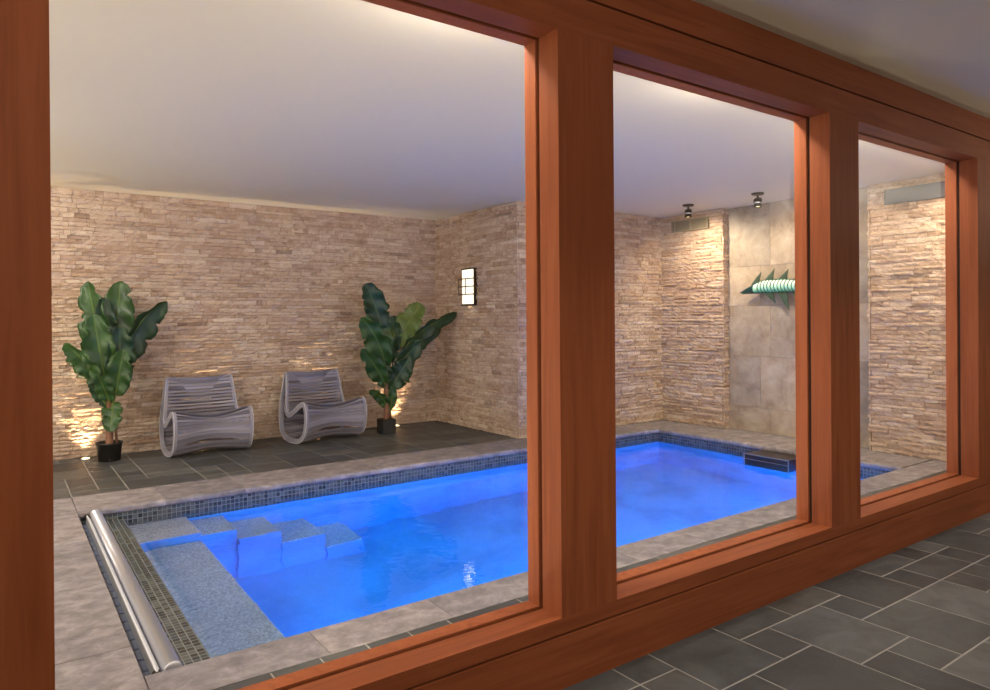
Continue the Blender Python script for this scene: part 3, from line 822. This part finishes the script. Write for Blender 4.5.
# wall sconce on the side wall
sc = thing('wall_sconce', 'lit rectangular wall sconce with a dark bronze cage on the short stone wall', 'wall light', (4.895, 7.435, 1.58))
def so(name, bm, m, par=None): return obj(name, bm, m, par or sc)
SY0, SY1, SXF = -0.145, 0.145, -0.028
bm = bmesh.new(); box(bm, -0.008, 0.012, SY0, SY1, -0.004, 0.47); so('back_plate', bm, M_bronze)
bm = bmesh.new(); box(bm, SXF, -0.009, SY0+0.01, SY1-0.006, 0.012, 0.452, 0, 0.003); so('shade', bm, M_shade)
bm = bmesh.new(); box(bm, SXF-0.006, 0.0, SY0, SY1, 0.452, 0.47); box(bm, SXF-0.006, 0.0, SY0, SY1, -0.004, 0.012)
box(bm, SXF-0.006, -0.002, SY0-0.003, SY0+0.009, 0.012, 0.452)
so('frame', bm, M_bronze)
bm = bmesh.new()
for z in (0.135, 0.235, 0.335):
    box(bm, SXF-0.028, SXF-0.018, SY0-0.05, SY1+0.05, z-0.006, z+0.006)
    for s in (SY0-0.05, SY1+0.042): box(bm, SXF-0.02, -0.001, s, s+0.008, z-0.006, z+0.006)
for s in (SY0-0.05, 0.02, SY1+0.042): box(bm, SXF-0.027, SXF-0.019, s, s+0.008, 0.13, 0.34)
so('cage', bm, M_bronzelite)
lamp('sconce_lamp', 'AREA', (-0.03, 0, -0.008), 0.22, (1.0, 0.8, 0.55), sc, dir=(-0.15, 0, -1), shape='RECTANGLE', size=0.05, size_y=0.22)

# wall vents on the right wall
def vent(label, y0, y1, z0, z1, m, mf, nbar, div):
    x = X_RIGHT-0.03
    t = thing('wall_vent', label, 'vent', (X_RIGHT, (y0+y1)/2, z0))
    Mi = Matrix.Translation((-X_RIGHT, -(y0+y1)/2, -z0))
    def vo(n, bm, mm):
        o = obj(n, bm, mm, t); o.matrix_parent_inverse = Mi
    bm = bmesh.new(); box(bm, x+0.004, X_RIGHT+0.01, y0, y1, z0, z1); vo('backing', bm, m)
    bm = bmesh.new(); w = 0.012
    box(bm, x-0.004, x+0.006, y0, y1, z0, z0+w); box(bm, x-0.004, x+0.006, y0, y1, z1-w, z1)
    for yy in [y0, y1-w]+[y0+(y1-y0)*d-w/2 for d in div]: box(bm, x-0.004, x+0.006, yy, yy+w, z0+w, z1-w)
    vo('frame', bm, mf)
    bm = bmesh.new()
    for i in range(nbar):
        z = z0+w+(z1-z0-2*w)*(i+0.5)/nbar
        box(bm, x, x+0.006, y0+w, y1-w, z-0.003, z+0.003)
    vo('louvre', bm, m)
vent('taupe two panel vent grille on the stone wall under the first spotlight', 5.65, 6.232, 2.537, 2.685, M_vent, M_ventframe, 9, (0.47, 0.9))
vent('grey steel vent high on the stone wall right of the niche', 2.75, 3.475, 2.533, 2.683, M_ventsteel, M_ventsteel, 6, ())

# ------------------------------------------------------------------ fish sculpture in the niche
FX = 7.40
fs = thing('fish_sculpture', 'dark teal and pale green fish skeleton sculpture hung in the tiled niche', 'sculpture', (FX, 4.56, 1.775))
# local: y from +0.655 (snout) to -0.60 (tail); z up
zc = lambda r: -0.085+0.9*r
def fbody(bm, y0, y1, n, mi=0):
    def rad(y):
        s = (0.655-y)/1.10
        return max(0.006, 0.080*min(1.0, (s/0.30+0.004))**0.72 if s < 0.30 else 0.080*math.cos(max(0.0, (s-0.45)/0.62)*1.4))
    rings = []
    for i in range(n+1):
        y = y0+(y1-y0)*i/n; r = rad(y)
        rings.append([bm.verts.new((0.5*r*math.cos(a*math.pi/10), y, r*0.9*math.sin(a*math.pi/10)+zc(r))) for a in range(20)])
    for a, b in zip(rings, rings[1:]):
        for k in range(20): bm.faces.new((a[k], a[(k+1) % 20], b[(k+1) % 20], b[k])).smooth = True
    bm.faces.new(list(reversed(rings[0]))); bm.faces.new(rings[-1])
    bmesh.ops.recalc_face_normals(bm, faces=bm.faces)
    return rad
bm = bmesh.new(); rad = fbody(bm, 0.655, 0.46, 12); obj('head', bm, M_fishdark, fs)
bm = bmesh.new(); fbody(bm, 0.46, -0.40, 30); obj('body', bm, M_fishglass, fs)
for k in range(17):
    y = 0.38-k*0.044; r = rad(y)
    bm = bmesh.new(); tube(bm, [(0.54*r*math.cos(a), y+0.035*math.cos(a+math.pi)-0.02, 0.95*r*math.sin(a)+zc(r)) for a in [math.pi/2+math.pi*q/10 for q in range(11)]], 0.0055, 6)
    obj('rib', bm, M_fishrib, fs, True)
bm = bmesh.new(); tube(bm, [(0, 0.62-1.0*q/12, -0.086) for q in range(13)], [0.009]*13, 8); obj('keel', bm, M_fishdark, fs, True)
bm = bmesh.new(); tube(bm, [(0, 0.46-0.84*q/12, zc(rad(0.46-0.84*q/12))+0.9*rad(0.46-0.84*q/12)) for q in range(13)], [0.009]*13, 8); obj('spine', bm, M_fishfin, fs, True)
def fin(pts, name='dorsal_fin', m=M_fishfin):
    bm = bmesh.new()
    f = [bm.verts.new((-0.008 if i not in (2,) else -0.002, y, z)) for i, (y, z) in enumerate(pts)]
    b = [bm.verts.new((0.008 if i not in (2,) else 0.002, y, z)) for i, (y, z) in enumerate(pts)]
    bm.faces.new(f); bm.faces.new(list(reversed(b)))
    n = len(pts)
    for k in range(n): bm.faces.new((f[k], b[k], b[(k+1) % n], f[(k+1) % n]))
    bmesh.ops.recalc_face_normals(bm, faces=bm.faces)
    obj(name, bm, m, fs)
for k in range(5):
    y = 0.50-k*0.175; h = 0.155-0.012*k; b = zc(rad(y-0.06))+0.9*rad(y-0.06)-0.012
    fin([(y, b-0.004), (y-0.06, b+h*0.45), (y-0.14, b+h), (y-0.118, b+h*0.4), (y-0.125, b)])
for k in range(4):
    y = 0.33-k*0.175; h = (0.13, 0.22, 0.18, 0.13)[k]
    fin([(y, -0.08), (y-0.07, -0.085-h*0.5), (y-0.155, -0.09-h), (y-0.135, -0.085-h*0.45), (y-0.12, -0.08)], 'ventral_fin')
fin([(-0.37, -0.05), (-0.44, 0.06), (-0.56, 0.15), (-0.48, -0.05), (-0.56, -0.24), (-0.44, -0.14)], 'tail_fin', M_fishdark)
for y in (0.25, -0.2):
    bm = bmesh.new(); tube(bm, [(0.02, y, 0.0), (0.09, y, 0.0)], 0.006, 8); obj('wall_bracket', bm, M_bronze, fs)

# ------------------------------------------------------------------ light: pool lamps, hall downlights and added fill lamps
BLUE = (0.0, 0.27, 1.0)
for x in (1.9, 3.4, 4.9, 6.2):
    lamp('pool_lamp', 'AREA', (x, PY0+0.02, -0.62), 44, BLUE, dir=(0, 1, -0.05), shape='DISK', size=0.22)
for x, y, e in ((-0.7, 3.2, 60), (-0.7, 5.2, 85), (-0.7, 7.0, 65), (1.6, 2.46, 48), (3.4, 2.46, 46), (5.2, 2.46, 34), (6.8, 2.46, 12)):  # added room fill, out of view at the left and behind the header
    lamp('room_fill', 'AREA', (x, y, ZC-0.01), e, (1.0, 0.90, 0.78), dir=(0.5 if x < 0 else 0, 0.65, -1), shape='DISK', size=0.42)
for x, y in ((-0.9, 3.8), (-0.9, 6.6)):      # added fill for the ceiling, out of view at the left end
    lamp('left_fill', 'AREA', (x, y, 0.4), 28, (1.0, 0.88, 0.70), dir=(0.8, 0, 1), size=0.4)
for x in (1.2, 2.9, 4.6, 6.3):               # added ceiling fill, hidden below the sill inside the glazing
    lamp('glazing_fill', 'AREA', (x, 2.42, 0.03), 15, (1.0, 0.86, 0.66), dir=(0, 0.9, 1), shape='DISK', size=0.16)
lamp('header_fill', 'AREA', (3.3, 2.24, 2.56), 45, (1.0, 0.88, 0.70), dir=(0, 1, -0.45), shape='RECTANGLE', size=6.6, size_y=0.06)  # added soft fill strip, unseen behind the header
for x, y, e in ((-1.6, 0.9, 7), (-1.6, -0.8, 20)):
    lamp('hall_downlight', 'AREA', (x, y, 2.79), e, (1.0, 0.9, 0.78), dir=(0.55, 0.3, -1), shape='DISK', size=0.28)
for x, e in ((1.0, 55), (2.8, 84), (4.7, 84), (6.6, 70)):  # added spots to brighten the hall floor and baseboard
    lamp('hall_fill_spot', 'SPOT', (x, 1.15, 2.77), e, (1.0, 0.92, 0.82), dir=(0, 0.16, -1), spot_size=math.radians(88), spot_blend=1.0, shadow_soft_size=0.05)
lamp('hall_ceiling_fill', 'AREA', (-1.4, -0.6, 1.9), 60, (1.0, 0.93, 0.85), dir=(0.9, 0, 1), size=0.4)  # this and the next: added unseen fill for the hall ceiling
lamp('hall_ceiling_fill', 'AREA', (8.0, 0.0, 1.75), 70, (1.0, 0.93, 0.85), dir=(0, 0, 1), size=0.4)

w = bpy.data.worlds.new('world'); S.world = w; w.use_nodes = True
w.node_tree.nodes['Background'].inputs['Color'].default_value = (0.02, 0.02, 0.02, 1)

# ------------------------------------------------------------------ camera
cam = bpy.data.cameras.new('camera'); co = link(bpy.data.objects.new('camera', cam))
r, d, f = (Vector(v) for v in _M)
co.matrix_world = Matrix(((r.x, -d.x, -f.x, 0), (r.y, -d.y, -f.y, 0), (r.z, -d.z, -f.z, CAM_H), (0, 0, 0, 1)))
cam.sensor_fit = 'HORIZONTAL'; cam.sensor_width = 36; cam.lens = CAM_F/990*36
cam.shift_y = -(345-CAM_CY)/990; cam.clip_start = 0.05
S.camera = co
S.view_settings.view_transform = 'Standard'; S.view_settings.look = 'None'; S.view_settings.gamma = 1; S.view_settings.exposure = 0.1
S.cycles.use_denoising = True
S.cycles.max_bounces = 14; S.cycles.transparent_max_bounces = 16; S.cycles.diffuse_bounces = 6
S.cycles.sample_clamp_indirect = 6.0
